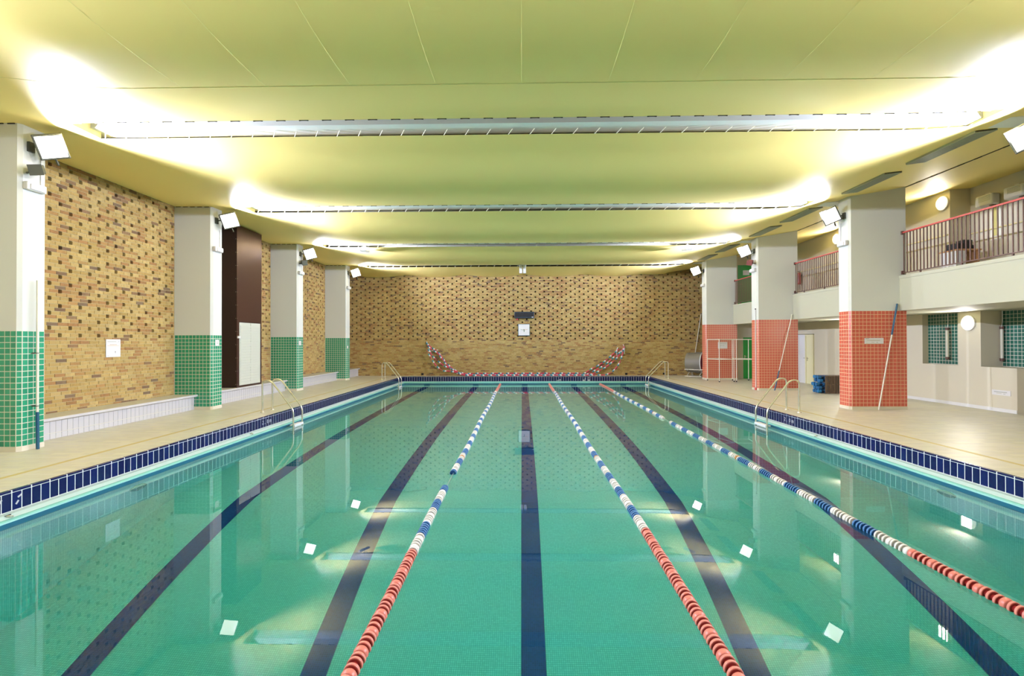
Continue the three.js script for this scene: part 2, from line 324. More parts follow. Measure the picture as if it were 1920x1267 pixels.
{
  const w = mesh('wall_left', metreUV(merge([span(WALL_L - 0.36, WALL_L - 0.7, 0, ROOF, BACK, FAR - 0.4), span(WALL_L, WALL_L - 0.36, 0, ROOF, BACK, ZC[1] - COL_D)])), MAT.paintWall);
  tag(w, 'plain cream outer wall behind the brick panels', 'wall', null, 'structure');
  const b = mesh('wall_back', metreUV(span(WALL_L - 0.5, 13.4, 0, ROOF, BACK, BACK + 0.3)), MAT.paintWall); tag(b, 'plain cream wall behind the near end of the pool', 'wall', null, 'structure');
  const f = mesh('wall_far', metreUV(span(WALL_L - 0.5, 13.4, 0, ROOF, FAR - 0.38, FAR - 0.6)), MAT.concrete); tag(f, 'outer wall behind the brick end wall', 'wall', null, 'structure');
  const r = mesh('roof_slab', span(WALL_L - 0.7, 13.4, ROOF, ROOF + 0.3, BACK + 0.3, FAR - 0.6), MAT.concrete); tag(r, 'concrete roof slab hidden above the stretched fabric', 'ceiling', null, 'structure');
}
// ---- right side: lower wall, gallery, end partition
{
  const zN1 = -15.2, zN1b = -13.98, zN2 = -13.3, zLow = -12.35, soff = SLAB_Y0;
  const low = [span(WALL_R, 13.2, 0, soff, -24.1, -21.95), span(WALL_R, 13.2, 2.05, soff, -21.95, -20.75), span(WALL_R, 13.2, 0, soff, -20.75, zN1),
    span(WALL_R, 13.2, 0, 1.09, zN1, zN1b), span(WALL_R + 0.17, 13.2, 1.09, soff, zN1, zN1b), span(WALL_R, 13.2, 0, soff, zN1b, zN2), span(WALL_R, 13.2, 0, 1.09, zN2, zLow), span(WALL_R2, 13.2, 1.09, soff, zN2, zLow), span(WALL_R2, 13.2, 0, soff, zLow, BACK)];
  const w = mesh('wall_right', metreUV(merge(low)), MAT.paintWall); tag(w, 'cream lower wall with green tiled niches under the balcony', 'wall', null, 'structure');
  const cladding = (za, zb, x) => {                                   // dark green tiles in the niche
    const n = Math.floor((za - zb) / T), rows = 15, g = box(0.006, T - 0.011, T - 0.011);
    mesh('niche_grout', span(x - 0.004, x, 1.09, soff, za, zb), MAT.grout, w);
    const run = [];
    for (let j = 0; j < rows; j++) for (let i = 0; i < n; i++) run.push(g.clone().translate(x - 0.006, 1.10 + (j + 0.5) * (soff - 1.11) / rows, za - (i + 0.5) * (za - zb) / n));
    mesh('niche_tiling', mergeGeometries(run), MAT.darkGreen, w).userData.kind = 'stuff';
  };
  cladding(zN1b, zN1, WALL_R + 0.17); cladding(-12.0, zN2, WALL_R2);
  tag(mesh('baseboard_right', span(WALL_R - 0.015, WALL_R, 0, 0.085, -20.7, zLow), MAT.white), 'white baseboard along the cream lower wall', 'baseboard', null, 'structure');
  tag(mesh('wall_gallery', metreUV(merge([span(WALL_R, 13.2, SLAB_Y1, ROOF, -24.1, -14.2), span(WALL_R2, 13.2, SLAB_Y1, ROOF, -14.2, BACK)])), MAT.paintWall), 'cream back wall of the upper gallery', 'wall', null, 'structure');
  tag(mesh('wall_partition', metreUV(merge([span(COL_OUT_R, 10.28, 0, 2.0, -24.1, -24.35), span(11.2, 13.2, 0, 2.0, -24.1, -24.35), span(COL_OUT_R, 13.2, 2.0, ROOF, -24.1, -24.35)])), MAT.paintWall), 'cream end partition of the gallery side with the green doors', 'wall', null, 'structure');
  tag(mesh('gallery_slab', metreUV(merge([span(SLAB_X, 13.2, SLAB_Y0, SLAB_Y1, BACK, -24.1), span(SLAB_X - 0.012, SLAB_X, SLAB_Y1 - 0.05, SLAB_Y1 + 0.03, BACK, -24.1)])), MAT.slabPaint), 'pale cream balcony slab running behind the orange tiled columns', 'balcony', null, 'structure');
}
// ---- columns
function column(k, side, label, single) {
  const z = ZC[k], g = group('column'), ch = 0.05, outer = side < 0 ? -WALL_L : COL_OUT_R, rows = side < 0 ? 20 : 26, top = PLINTH + rows * T;
  tag(g, label, 'column', null, 'structure');
  const plan = (grow, y0, y1) => {                                   // outline with a chamfered pool-side corner
    const s = new THREE.Shape(), f = FACE - grow, zz = z + grow, b = z - COL_D;
    s.moveTo(side * outer, -b); s.lineTo(side * outer, -zz); s.lineTo(side * (f + ch), -zz); s.lineTo(side * f, -(zz - ch)); s.lineTo(side * f, -b); s.closePath();
    const e = new THREE.ExtrudeGeometry(s, { depth: y1 - y0, bevelEnabled: false }); e.rotateX(-Math.PI / 2); e.translate(0, y0, 0); return metreUV(e.index ? e.toNonIndexed() : e);
  };
  mesh('shaft', plan(0, top, ROOF), MAT.paint, g);
  mesh('grout_core', plan(0.002, 0, top), side < 0 ? MAT.grout : MAT.grout2, g);
  mesh('plinth', plan(0.010, 0, PLINTH - 0.004), MAT.plinth, g);
  const bt = new Batch(), tiles = [], mats = side < 0 ? [MAT.green, MAT.green2, MAT.green3] : [MAT.red], h = (T - 0.012) / 2;
  const face = (o, u, n, cols, last) => { for (let j = 0; j < rows; j++) for (let i = 0; i < cols + (last ? 1 : 0); i++) {
    const w = i === cols ? last : T, c = o.clone().addScaledVector(u, i * T + w / 2).addScaledVector(n, -0.001).setY(PLINTH + (j + 0.5) * T);
    if (single) tiles.push([c, u, n, w]); else bt.add(c, u, Y, n, (w - 0.012) / 2, h, 0.003); } };
  const wide = outer - FACE - ch, n0 = Math.floor(wide / T), extra = wide - n0 * T;
  face(V(side * (FACE + ch), 0, z + 0.002), V(side, 0, 0), Z, n0, extra > 0.03 ? extra : 0);
  face(V(side * (FACE - 0.002), 0, z - ch), V(0, 0, -1), V(-side, 0, 0), 4, 0);
  const d = V(side, 0, 1).normalize(), dn = V(-side, 0, 1).normalize();
  face(V(side * (FACE - 0.0014), 0, z - ch + 0.0014), d, dn, 0, ch * Math.SQRT2);
  if (single) {
    const geos = new Map();
    tiles.forEach(([c, u, n, w], i) => { const key = w.toFixed(3); if (!geos.has(key)) geos.set(key, new THREE.BoxGeometry(w - 0.012, 2 * h, 0.006)); const m = mesh('tile', geos.get(key), mats[i * 7 % 3], g); m.position.copy(c); m.quaternion.setFromRotationMatrix(new THREE.Matrix4().makeBasis(Y.clone().cross(n), Y, n)); });
  } else mesh('tile_cladding', bt.geometry(), mats[0], g).userData.kind = 'stuff';
  return g;
}
const ORD = ['first', 'first', 'second', 'third', 'last'];
column(0, -1, 'square cream column with green tiled base beside the near end of the deck');
column(1, -1, 'cream column with green tiled base and a tall blue and white pole on it', true);
column(2, -1, 'cream column with green tiled base beside the dark brown duct');
column(3, -1, 'cream column with green tiled base behind the long steel ladder');
column(4, -1, 'cream column with green tiled base next to the brick end wall');
column(5, -1, 'square cream column with green tiled base behind the near end of the pool');
column(5, 1, 'wide cream column with orange tiled base behind the near end of the pool');
column(0, 1, 'wide cream column with orange tiled base beside the near end of the deck');
column(1, 1, 'wide cream column with orange tiled base at the open end of the long balcony railing');
column(2, 1, 'wide cream column with orange tiled base and a blue topped pole leaning on it');
column(3, 1, 'wide cream column with orange tiled base beside the white door and a leaning white pole');
column(4, 1, 'wide cream column with orange tiled base behind the white goal frames');

// ---- ceiling: laced fabric panels below concrete beams
const SLOT = 0.64, SX = 7.5;
function fabY(x, s) {                                                // s 0..1 across a bay
  let y = FAB;
  if (x > 6.2) { const t = Math.min(1, (x - 6.2) / 3.55); y += 0.38 * t * t * (1.15 - 0.15 * t); }
  if (x < -7.5) y += 0.012 * (-7.5 - x);
  const w = Math.min(1, Math.max(0, (7.7 - Math.abs(x)) / 2.4)), e = w * w * (3 - 2 * w);
  return y - 0.24 * e * 4 * s * (1 - s);
}
function fabricSheet(x0, x1, z0, z1, sag, nx, nz, extra) {
  const pos = [], uv = [], idx = [];
  for (let j = 0; j <= nz; j++) for (let i = 0; i <= nx; i++) { const x = x0 + (x1 - x0) * i / nx, s = j / nz, z = z0 + (z1 - z0) * s; pos.push(x, fabY(x, sag ? s : 0) + (extra ? extra(x, s) : 0), z); uv.push(x, z); }
  for (let j = 0; j < nz; j++) for (let i = 0; i < nx; i++) { const a = j * (nx + 1) + i, b = a + nx + 1; idx.push(a, a + 1, b, a + 1, b + 1, b); }
  const g = new THREE.BufferGeometry(); g.setAttribute('position', new THREE.Float32BufferAttribute(pos, 3)); g.setAttribute('uv', new THREE.Float32BufferAttribute(uv, 2)); g.setIndex(idx); g.computeVertexNormals(); return g;
}
{
  const ceil = group('ceiling'); tag(ceil, 'stretched yellow green fabric ceiling laced in panels between white beams', 'ceiling', null, 'structure');
  const XL = WALL_L + 0.01, XR = 9.76, ZS = [ZC[5], ...ZC.slice(0, 5)], edges = [BACK, ...ZS.flatMap((z) => [z, z - SLOT]), FAR + 0.01], laceDark = capTube([V(-0.075, 0, 0), V(-0.03, 0.004, 0), V(0.03, 0.004, 0), V(0.075, 0, 0)], 0.011, 6), laceLight = capTube([V(-0.04, 0, 0.0), V(0.035, 0.06, 0.09)], 0.006, 5);
  for (let b = 0; b < edges.length; b += 2) {
    const last = b === edges.length - 2, scal = last ? (x, s) => -0.10 * Math.abs(Math.sin((x + 9.31) / 3.1 * Math.PI)) * (x < 6.6 ? 1 : Math.max(0, 1 - (x - 6.6) / 1.5)) * s * s - 0.06 * s * (x < 7.5 ? 1 : 0.2) : null;
    const p = mesh('ceiling_panel', fabricSheet(XL, XR, edges[b], edges[b + 1], !last, 76, 18, scal), MAT.fabric, ceil);
    if (b >= 2 || b === 0) {
      const runD = [], runL = [];
      const lay = (geo, mat, x, y, z, run) => { if (z < -6 && z > -14.5) { const l = mesh('lace', geo, mat, p); l.position.set(x, y, z); } else run.push(geo.clone().translate(x, y, z)); };
      if (!last) for (let x = -SX + 0.15; x < SX; x += 0.372) lay(laceDark, MAT.cord, x, fabY(x, 0) - 0.006, edges[b + 1] + 0.012, runD);
      if (b) for (let x = -SX + 0.12; x < SX; x += 0.372) lay(laceLight, MAT.lace, x, fabY(x, 0) - 0.004, edges[b], runL);
      if (runD.length) mesh('lacing', mergeGeometries(runD), MAT.cord, p).userData.kind = 'stuff';
      if (runL.length) mesh('lacing', mergeGeometries(runL), MAT.lace, p).userData.kind = 'stuff';
    }
    if (b === 4) {                                                   // sewn seams of the nearest full panel
      const seamZ = []; for (let i = 0; i <= 60; i++) { const x = -8.2 + 16.6 * i / 60, s = (edges[4] + 6.57) / (edges[4] - edges[5]); seamZ.push(V(x, fabY(x, s), -6.57)); }
      mesh('seam', polyTube(seamZ, 0.003, 5), MAT.seam, p);
      for (let x = -4.6; x < 5; x += 1.12) { const pts = []; for (let i = 0; i <= 14; i++) { const s = i / 14 * 0.66; pts.push(V(x, fabY(x, s), edges[4] + (edges[5] - edges[4]) * s)); } mesh('seam', polyTube(pts, 0.001, 5), MAT.seam, p); }
    }
  }
  ZC.forEach((z) => { mesh('side_strip', fabricSheet(XL, -SX, z, z - SLOT, false, 8, 2), MAT.fabric, ceil); mesh('side_strip', fabricSheet(SX, XR, z, z - SLOT, false, 12, 2), MAT.fabric, ceil);
    for (const sd of [-1, 1]) mesh('slot_flap', span(sd * SX, sd * (SX + 0.006), fabY(sd * SX, 0), FAB + 0.45, z, z - SLOT), MAT.fabric, ceil); });
  const gy = (x) => 5.715 + (x - 9.8) * 0.105;
  for (const [za, zb] of [[BACK, -14.2], [-14.2, -24.1]]) { const g = new THREE.PlaneGeometry(1, 1, 6, 1), p = g.attributes.position; for (let i = 0; i < p.count; i++) { const x = 9.78 + (p.getX(i) + 0.5) * 2.5, z = za + (zb - za) * (0.5 - p.getY(i)); p.setXYZ(i, x, gy(x) + 0.03 * Math.sin((x - 9.78) / 2.5 * Math.PI), z); } g.computeVertexNormals(); mesh('gallery_panel', g, MAT.fabric, ceil); }
  const dash = capTube([V(0, 0, -0.09), V(0, 0, 0.09)], 0.008, 5);
  for (let z = -6.5; z > -24; z -= rr(0.4, 0.9)) { const l = mesh('lace', dash, MAT.cord, ceil); l.position.set(9.765, 5.714, z); }
  const colLace = capTube([V(-0.06, 0, 0), V(0.06, 0, 0)], 0.009, 5);
  ZC.forEach((z, k) => { if (k) for (let x = -9.2; x < -8.4; x += 0.19) { const l = mesh('lace', colLace, MAT.cord, ceil); l.position.set(x, fabY(x, 0) - 0.012, z + 0.012); } });
  ZC.forEach((z, k) => tag(mesh('beam', span(WALL_L, COL_OUT_R, FAB + 0.10, ROOF, z - 0.42, z - 0.84), MAT.beam), `white concrete ceiling beam showing through the fabric slot at the ${['entrance', 'first', 'second', 'third', 'fourth', 'rearmost'][k]} pair of columns`, 'beam', null, 'structure'));
}

// ---- benches along the left wall
function bench(za, zb, label, single) {
  const g = group('bench', 0, 0, 0), xf = -8.77, h = 0.40; tag(g, label, 'bench', 'tiled benches along the brick wall');
  mesh('core', span(WALL_L + 0.012, xf - 0.01, 0, h - 0.05, za, zb), MAT.grout, g);
  mesh('seat', merge([span(WALL_L + 0.012, -8.70, h - 0.045, h, za, zb)]), MAT.bench, g);
  mesh('seat_edge', rbox(0.03, 0.055, za - zb, 0.01, -8.69, h - 0.026, (za + zb) / 2), MAT.tileWhite, g);
  const P = 0.12, n = Math.floor((za - zb) / P), hi = box(0.012, 0.225, P - 0.007), lo = box(0.014, 0.10, P - 0.007), bt = new Batch();
  for (let i = 0; i < n; i++) {
    const z = za - (i + 0.5) * (za - zb) / n;
    if (single) { const a = mesh('riser_tile', hi, MAT.tileWhite, g); a.position.set(xf - 0.004, 0.112 + 0.118, z); const b = mesh('riser_tile', lo, MAT.tileWhite, g); b.position.set(xf - 0.003, 0.053, z); }
    else { bt.add(V(xf - 0.004, 0.23, z), V(0, 0, -1), Y, X, P / 2 - 0.0035, 0.1125, 0.006); bt.add(V(xf - 0.003, 0.053, z), V(0, 0, -1), Y, X, P / 2 - 0.0035, 0.05, 0.007); }
  }
  if (!single) mesh('riser_tiling', bt.geometry(), MAT.tileWhite, g).userData.kind = 'stuff';
}
bench(inZ(1), ZC[2], 'long white tiled bench under the notice on the brick wall', true);
bench(inZ(2), ZC[3], 'white tiled bench that the dark brown duct stands on');
bench(inZ(3), ZC[4], 'white tiled bench between the third and the last green column');
bench(inZ(4), FAR + 0.0, 'short white tiled bench in the corner by the end wall');

// ---- balcony railings
function railing(za, zb, label) {
  const g = group('railing', SLAB_X + 0.08, 0, 0); tag(g, label, 'railing', 'balcony railings between the orange columns');
  mesh('top_rail', span(-0.025, 0.025, 4.515, 4.55, za, zb), MAT.railRed, g);
  mesh('bottom_rail', span(-0.018, 0.018, 3.49, 3.51, za, zb), MAT.railBrown, g);
  const n = Math.round((za - zb) / 0.106), bg = box(0.018, 1.01, 0.022, 0, 4.01, 0), pg = box(0.03, 0.13, 0.03, 0, 3.44, 0), br = box(0.06, 0.09, 0.04);
  for (let i = 0; i < n; i++) { const m = mesh('baluster', bg, MAT.railBrown, g); m.position.z = za - (i + 0.5) * (za - zb) / n; }
  for (let i = 0; i < 4; i++) { const m = mesh('foot', pg, MAT.railBrown, g); m.position.z = za - (i + 0.5) * (za - zb) / 4; }
  for (const y of [4.53, 3.51]) for (const z of [za - 0.02, zb + 0.02]) { const m = mesh('wall_bracket', br, MAT.railBrown, g); m.position.set(-0.01, y, z); }
}
railing(inZ(1), ZC[2], 'long brown bar railing with red handrail in front of the heaters');
railing(inZ(2), ZC[3], 'brown bar railing with red handrail in front of the fire extinguisher');
railing(inZ(3), ZC[4], 'short brown bar railing in front of the upper green door');

// ================================================================== LAMPS
function floodlight(side, k, label) {
  const c = V(side * 7.93, 5.02, ZC[k] - 0.16), aim = V(-side * 0.96, 0.15, -0.12).normalize(), g = group('floodlight', c.x, c.y, c.z); tag(g, label, 'floodlight', 'floodlights on the columns');
  const head = new THREE.Group(); head.name = 'lamp_head'; g.add(head); head.lookAt(aim); head.rotateZ(0.35);
  const S = FLOOD.side;
  mesh('housing', merge([rbox(S + 0.06, S + 0.06, 0.07, 0.012, 0, 0, -0.045), rbox(S * 0.7, S * 0.7, 0.09, 0.02, 0, 0, -0.11), ...[-2, -1, 0, 1, 2].map((i) => box(0.008, S * 0.75, 0.05, i * 0.05, 0, -0.17))]), MAT.lampBody, head);
  mesh('lamp_glass', box(S, S, 0.008, 0, 0, -0.006), MAT.floodGlass, head);
  const lx = side * (FACE - 7.93);
  mesh('bracket', merge([polyTube(rounded([V(0, -0.24, -0.05), V(0, -0.30, -0.05), V(0, -0.3, -0.18), V(0, 0, -0.24)], 0.03).map((p) => p.applyQuaternion(head.quaternion)), 0.014, 6), box(0.05, 0.16, 0.10, lx - side * 0.02, 0.0, 0), bar(V(lx, 0, 0), V(0, 0, -0.24).applyQuaternion(head.quaternion), 0.016, 6)]), MAT.lampBody, g);
  const L = new THREE.SpotLight(FLOOD.color, FLOOD.intensity, 0, FLOOD.angle, 1, 2); L.name = 'floodlight_glow'; L.shadow.radius = 4; L.castShadow = true;
  L.position.copy(c).addScaledVector(aim, 0.10); L.target.position.copy(c).addScaledVector(aim, 4); scene.add(L, L.target);
}
const LN = ['at the entrance end', 'with the tall blue pole', 'beside the dark brown duct', 'behind the long steel ladder', 'next to the brick end wall', 'behind the near end of the pool'];
const RN = ['at the entrance end', 'at the open end of the long railing', 'with the blue topped pole', 'beside the white door', 'behind the white goal frames', 'behind the near end of the pool'];
for (let k = 0; k < 6; k++) { floodlight(-1, k, 'square floodlight on the green tiled column ' + LN[k]); floodlight(1, k, 'square floodlight on the orange tiled column ' + RN[k]); }
function discLamp(x, y, z, label) {
  const g = group('disc_lamp', x, y, z); tag(g, label, 'wall lamp', 'round wall lamps');
  mesh('lamp_base', cyl(0.205, 0.205, 0.04, 32).rotateZ(Math.PI / 2).translate(-0.02, 0, 0), MAT.white, g);
  const pts = [[0, -0.115], [0.10, -0.108], [0.16, -0.085], [0.19, -0.05], [0.19, -0.04]].map(([r, h]) => new THREE.Vector2(r, h));
  mesh('lamp_globe', new THREE.LatheGeometry(pts, 32).rotateZ(-Math.PI / 2), MAT.discGlass, g);
  const L = new THREE.RectAreaLight(DISC.color, DISC.intensity, 0.3, 0.3); L.name = 'disc_lamp_glow'; L.position.set(x - 0.125, y, z); L.lookAt(x - 2, y, z); scene.add(L);
}
discLamp(WALL_R, 2.23, -13.63, 'glowing round wall lamp between the two green tiled niches');
discLamp(WALL_R, 5.62, -14.42, 'glowing round wall lamp on the gallery wall above the long railing');
discLamp(WALL_R, 5.59, -19.2, 'glowing round wall lamp on the gallery wall beside the second orange column');
discLamp(WALL_R, 2.23, -18.4, 'round wall lamp under the balcony behind the second orange column');

function emergencyLight(side, k, y, z, label) {
  const g = group('emergency_light', side * FACE, y, z); tag(g, label, 'emergency light', 'emergency lights on the columns');
  mesh('case', rbox(0.09, 0.13, 0.34, 0.02, -side * 0.045, 0, 0), MAT.white, g); mesh('diffuser', rbox(0.03, 0.09, 0.26, 0.012, -side * 0.10, -0.01, 0), MAT.whiteGloss, g);
  mesh('conduit', polyTube([V(-side * 0.012, 0.06, -0.14), V(-side * 0.012, 0.55, -0.14)], 0.010, 6), MAT.white, g);
}
[[1, 4.36, -8.27], [2, 4.255, -13.36], [3, 4.32, -18.46], [4, 4.32, -23.57]].forEach(([k, y, z]) => emergencyLight(-1, k, y, z, 'white emergency light below the floodlight on the green column ' + LN[k]));
[[2, 4.30, -13.36], [3, 4.33, -18.5], [4, 4.36, -23.6]].forEach(([k, y, z]) => emergencyLight(1, k, y, z, 'white emergency light below the floodlight on the orange column ' + RN[k]));
{ // small dark projector under the first and third floodlights
  const one = (x, y, z, side, m, label) => { const g = group('spotlight', x, y, z); tag(g, label, 'spotlight'); const h = mesh('housing', merge([rbox(0.16, 0.15, 0.30, 0.02), box(0.18, 0.17, 0.02, 0, 0, 0.15)]), m, g); h.rotation.set(0.35, side * -0.6, 0); mesh('bracket', bar(V(0, 0, 0), V(side * 0.18, -0.05, 0), 0.015, 6), MAT.lampBody, g); };
  one(-8.10, 4.62, -8.15, -1, MAT.lampBody, 'small grey spotlight under the floodlight of the pole column');
  one(8.10, 4.60, -18.36, 1, std(0x6a2f2a, 0.5), 'small dark red spotlight under the floodlight by the white door');
  one(-8.13, 4.70, -18.4, -1, MAT.lampBody, 'small grey spotlight on the green column behind the long steel ladder');
}
// ---- ceiling grilles along the right strip
[[-8.97, -10.57], [-11.19, -12.67], [-14.1, -15.68], [-16.3, -17.78], [-19.4, -20.9], [-21.6, -23.0]].forEach(([a, b], i) => {
  const g = group('ceiling_vent', 8.0, fabY(8.0, 0) - 0.036, 0); tag(g, 'long slatted ceiling vent ' + ['above the middle of the long balcony railing', 'just before the column with the blue topped pole', 'just past the column with the blue topped pole', 'just before the column by the white door', 'just past the column by the white door', 'just before the column behind the goal frames'][i], 'vent', 'ceiling vents in a row');
  const w = 0.36, tilt = 0.125; const holder = new THREE.Group(); holder.name = 'grille'; holder.rotation.z = tilt; g.add(holder);
  mesh('back', span(-w / 2, w / 2, 0.02, 0.05, a, b), MAT.ventDark, holder);
  mesh('frame', merge([span(-w / 2 - 0.015, -w / 2, 0, 0.05, a, b), span(w / 2, w / 2 + 0.015, 0, 0.05, a, b), span(-w / 2, w / 2, 0, 0.05, a, a - 0.015), span(-w / 2, w / 2, 0, 0.05, b, b + 0.015)]), MAT.ventSlat, holder);
  for (let s = 0; s < 7; s++) mesh('slat', span(-w / 2 + (s + 0.5) * w / 7 - 0.011, -w / 2 + (s + 0.5) * w / 7 + 0.011, 0.002, 0.02, a, b), MAT.ventSlat, holder);
});

// ================================================================== LANE ROPES
function tinted(geo, pick) {                                          // colour by place: pale moulded rim, darker web
  const p = geo.attributes.position, c = new Float32Array(p.count * 3);
  for (let i = 0; i < p.count; i++) pick(Math.hypot(p.getX(i), p.getY(i)), p.getZ(i)).toArray(c, 3 * i);
  geo.setAttribute('color', new THREE.BufferAttribute(c, 3)); return geo;
}
function discGeo(rim, web) {                                          // finned wave disc: hub, thin web, thicker rim
  const r = 0.054, p = [[0.006, -0.029], [0.024, -0.029], [0.024, -0.0045], [0.040, -0.0045], [0.0405, -0.011], [r - 0.003, -0.011], [r, -0.008], [r, 0.008], [r - 0.003, 0.011], [0.0405, 0.011], [0.040, 0.0045], [0.024, 0.0045], [0.024, 0.029], [0.006, 0.029]];
  const a = C(rim), b = C(web);
  const g = new THREE.LatheGeometry(p.map(([x, y]) => new THREE.Vector2(x, y)), 20).toNonIndexed(); g.computeVertexNormals();
  return tinted(g.rotateX(Math.PI / 2), (q) => (q > 0.048 ? a : b));
}
{
  const disc = { r: discGeo('#c97b68', '#8a2420'), w: discGeo('#d2cdbd', '#a9a596'), b: discGeo('#44709a', '#123f6e'), o: discGeo('#c98c44', '#b87a38') };
  const floatOf = (hex) => tinted(new THREE.LatheGeometry([[0.006, -0.026], [0.040, -0.026], [0.050, -0.019], [0.054, 0], [0.050, 0.019], [0.040, 0.026], [0.006, 0.026]].map(([a, b]) => new THREE.Vector2(a, b)), 20).rotateX(Math.PI / 2).toNonIndexed(), () => C(hex));
  const float = { r: floatOf('#c8735f'), w: floatOf('#cfcaba') };
  const P = 0.0605, far = -21.68;
  const rope = (x, near, gap, label) => {
    const g = group('lane_rope', x, POOL.water + 0.012, 0); tag(g, label, 'lane rope');
    mesh('cable', bar(V(0, 0.004, POOL.z0 - 0.12), V(0, 0.004, POOL.z1 + 0.12), 0.005, 6), MAT.cable, g);
    let n = 0, k = 0; const rest = [];
    for (let z = POOL.z0 - 0.25; z > POOL.z1 + 0.2; z -= P, k++) {
      if (z < gap[0] && z > gap[1]) continue;
      let ge;
      if (z > near || z < far) ge = k % 4 === 0 ? float.r : disc.r;
      else { const blue = (near - z) % 0.80 > 0.43; ge = blue ? disc.b : k % 4 === 1 ? float.w : disc.w; if (k % 97 === 40) ge = disc.o; }
      const dy = rr(-0.003, 0.003), dx = 0.012 * Math.sin(z * 0.9 + x);
      if (z < -2.9 && z > -11) { const o = mesh('float_disc', ge, MAT.rope, g); o.position.set(dx, dy, z); o.rotation.set(rr(-0.06, 0.06), rr(-0.05, 0.05), rr(0, 3)); n++; }
      else if (z < -2.9) rest.push(ge.clone().translate(dx, dy, z));
    }
    mesh('float_run', mergeGeometries(rest), MAT.rope, g).userData.kind = 'stuff';
  };
  rope(-1.25, -5.15, [-7.45, -8.22], 'red white and blue lane rope broken by a bare stretch of cable');
  rope(1.25, -5.75, [-60, -61], 'unbroken red white and blue lane rope in the middle of the pool');
  rope(3.80, -5.22, [-13.45, -14.15], 'red white and blue lane rope on the side of the orange columns');
}

// ================================================================== LADDERS
function ladder(side, za, zb, label, base = 6.70) {
  const g = group('pool_ladder', side * 6.25, 0, (za + zb) / 2); tag(g, label, 'ladder', 'steel pool ladders'); const w = Math.abs(za - zb) / 2, bx = base - 6.25, ix = -0.34;
  for (const s of [-1, 1]) {
    const pts = rounded([V(side * bx, 0, s * w), V(side * bx, 0.80, s * w), V(side * (bx - 0.22), 0.80, s * w), V(side * ix, 0.06, s * w), V(side * ix, -1.35, s * w)], 0.12);
    mesh('rail', polyTube(pts, 0.021, 10), MAT.steel, g);
    mesh('foot_flange', cyl(0.045, 0.05, 0.015, 14).translate(side * bx, 0.008, s * w), MAT.steel, g);
  }
  for (const y of [-0.33, -0.62, -0.91, -1.2]) mesh('tread', merge([rbox(0.12, 0.03, 2 * w, 0.008, side * (ix + 0.03), y, 0), rbox(0.02, 0.05, 2 * w, 0.006, side * (ix - 0.03), y - 0.02, 0)]), MAT.white, g);
}
ladder(-1, -12.68, -13.19, 'steel pool ladder at the green column side near the middle of the pool');
ladder(1, -12.61, -13.21, 'steel pool ladder at the orange column side near the middle of the pool');
ladder(-1, -23.6, -24.1, 'steel pool ladder at the far corner beside the short bench');
ladder(1, -24.3, -24.85, 'steel pool ladder at the far corner beside the rope reel', 6.85);

// ================================================================== THINGS ON THE LEFT
{ // dark duct on the bench
  const g = group('metal_duct', -9.02, 0.40, -15.83); tag(g, 'tall dark brown sheet metal duct with a white louvred door', 'duct');
  const x0 = -0.28, x1 = 0.28, z0 = 0.73, z1 = -0.72, h = 4.93;
  mesh('side_sheet', span(x0, x1 - 0.006, 0.005, h, z0 - 0.004, z1 + 0.006), MAT.brownDark, g);
  mesh('face_sheet', merge([span(x1 - 0.006, x1, 2.03, h, z0, z1), span(x1 - 0.006, x1, 0.005, 2.0, z0, z0 - 0.13), span(x1 - 0.006, x1, 0.005, 2.0, z1 + 0.08, z1), span(x1 - 0.006, x1, 0.005, 0.05, z0 - 0.13, z1 + 0.08), span(x1 - 0.006, x1 + 0.004, 2.0, 2.03, z0, z1)]), MAT.brown, g);
  const d = mesh('louvred_door', merge([span(x1 - 0.03, x1 + 0.004, 0.06, 1.98, 0.59, -0.63)]), MAT.louver, g);
  for (let i = 0; i < 22; i++) { const s = mesh('louvre', box(0.010, 0.062, 1.13), MAT.louver, d); s.position.set(x1 + 0.010, 0.12 + i * 0.0825, -0.02); s.rotation.z = -0.10; }
  mesh('centre_post', span(x1 + 0.004, x1 + 0.02, 0.06, 1.98, -0.03, -0.055), MAT.louver, d);
  mesh('handle', rbox(0.05, 0.07, 0.12, 0.01, x1 + 0.02, 1.53, 0.655), MAT.white, g);
  const sc = new THREE.SphereGeometry(0.008, 6, 4);
  for (let i = 0; i < 12; i++) { const m = mesh('screw', sc, MAT.ventSlat, g); m.position.set(x1 - 0.03, 0.1 + i * 0.4, z0); const m2 = mesh('screw', sc, MAT.ventSlat, g); m2.position.set(x1, 0.1 + i * 0.4, z0 - 0.03); }
}
function sheetSign(name, x, y, z, w, h, ry, draw, label, cat = 'sign') {
  const g = group(name, x, y, z); tag(g, label, cat); g.rotation.y = ry;
  mesh('panel', box(w, h, 0.008), MAT.white, g);
  const t = canvasTex(256, Math.round(256 * h / w), draw); const m = mesh('print', new THREE.PlaneGeometry(w * 0.99, h * 0.99), new THREE.MeshStandardMaterial({ map: t, roughness: 0.5 }), g); m.position.z = 0.0055;
}
const bars = (rows) => (g, w, h) => { g.fillStyle = '#cccbc5'; g.fillRect(0, 0, w, h); for (const [x, y, ww, hh, c] of rows) { g.fillStyle = c; g.fillRect(x * w, y * h, ww * w, hh * h); } };
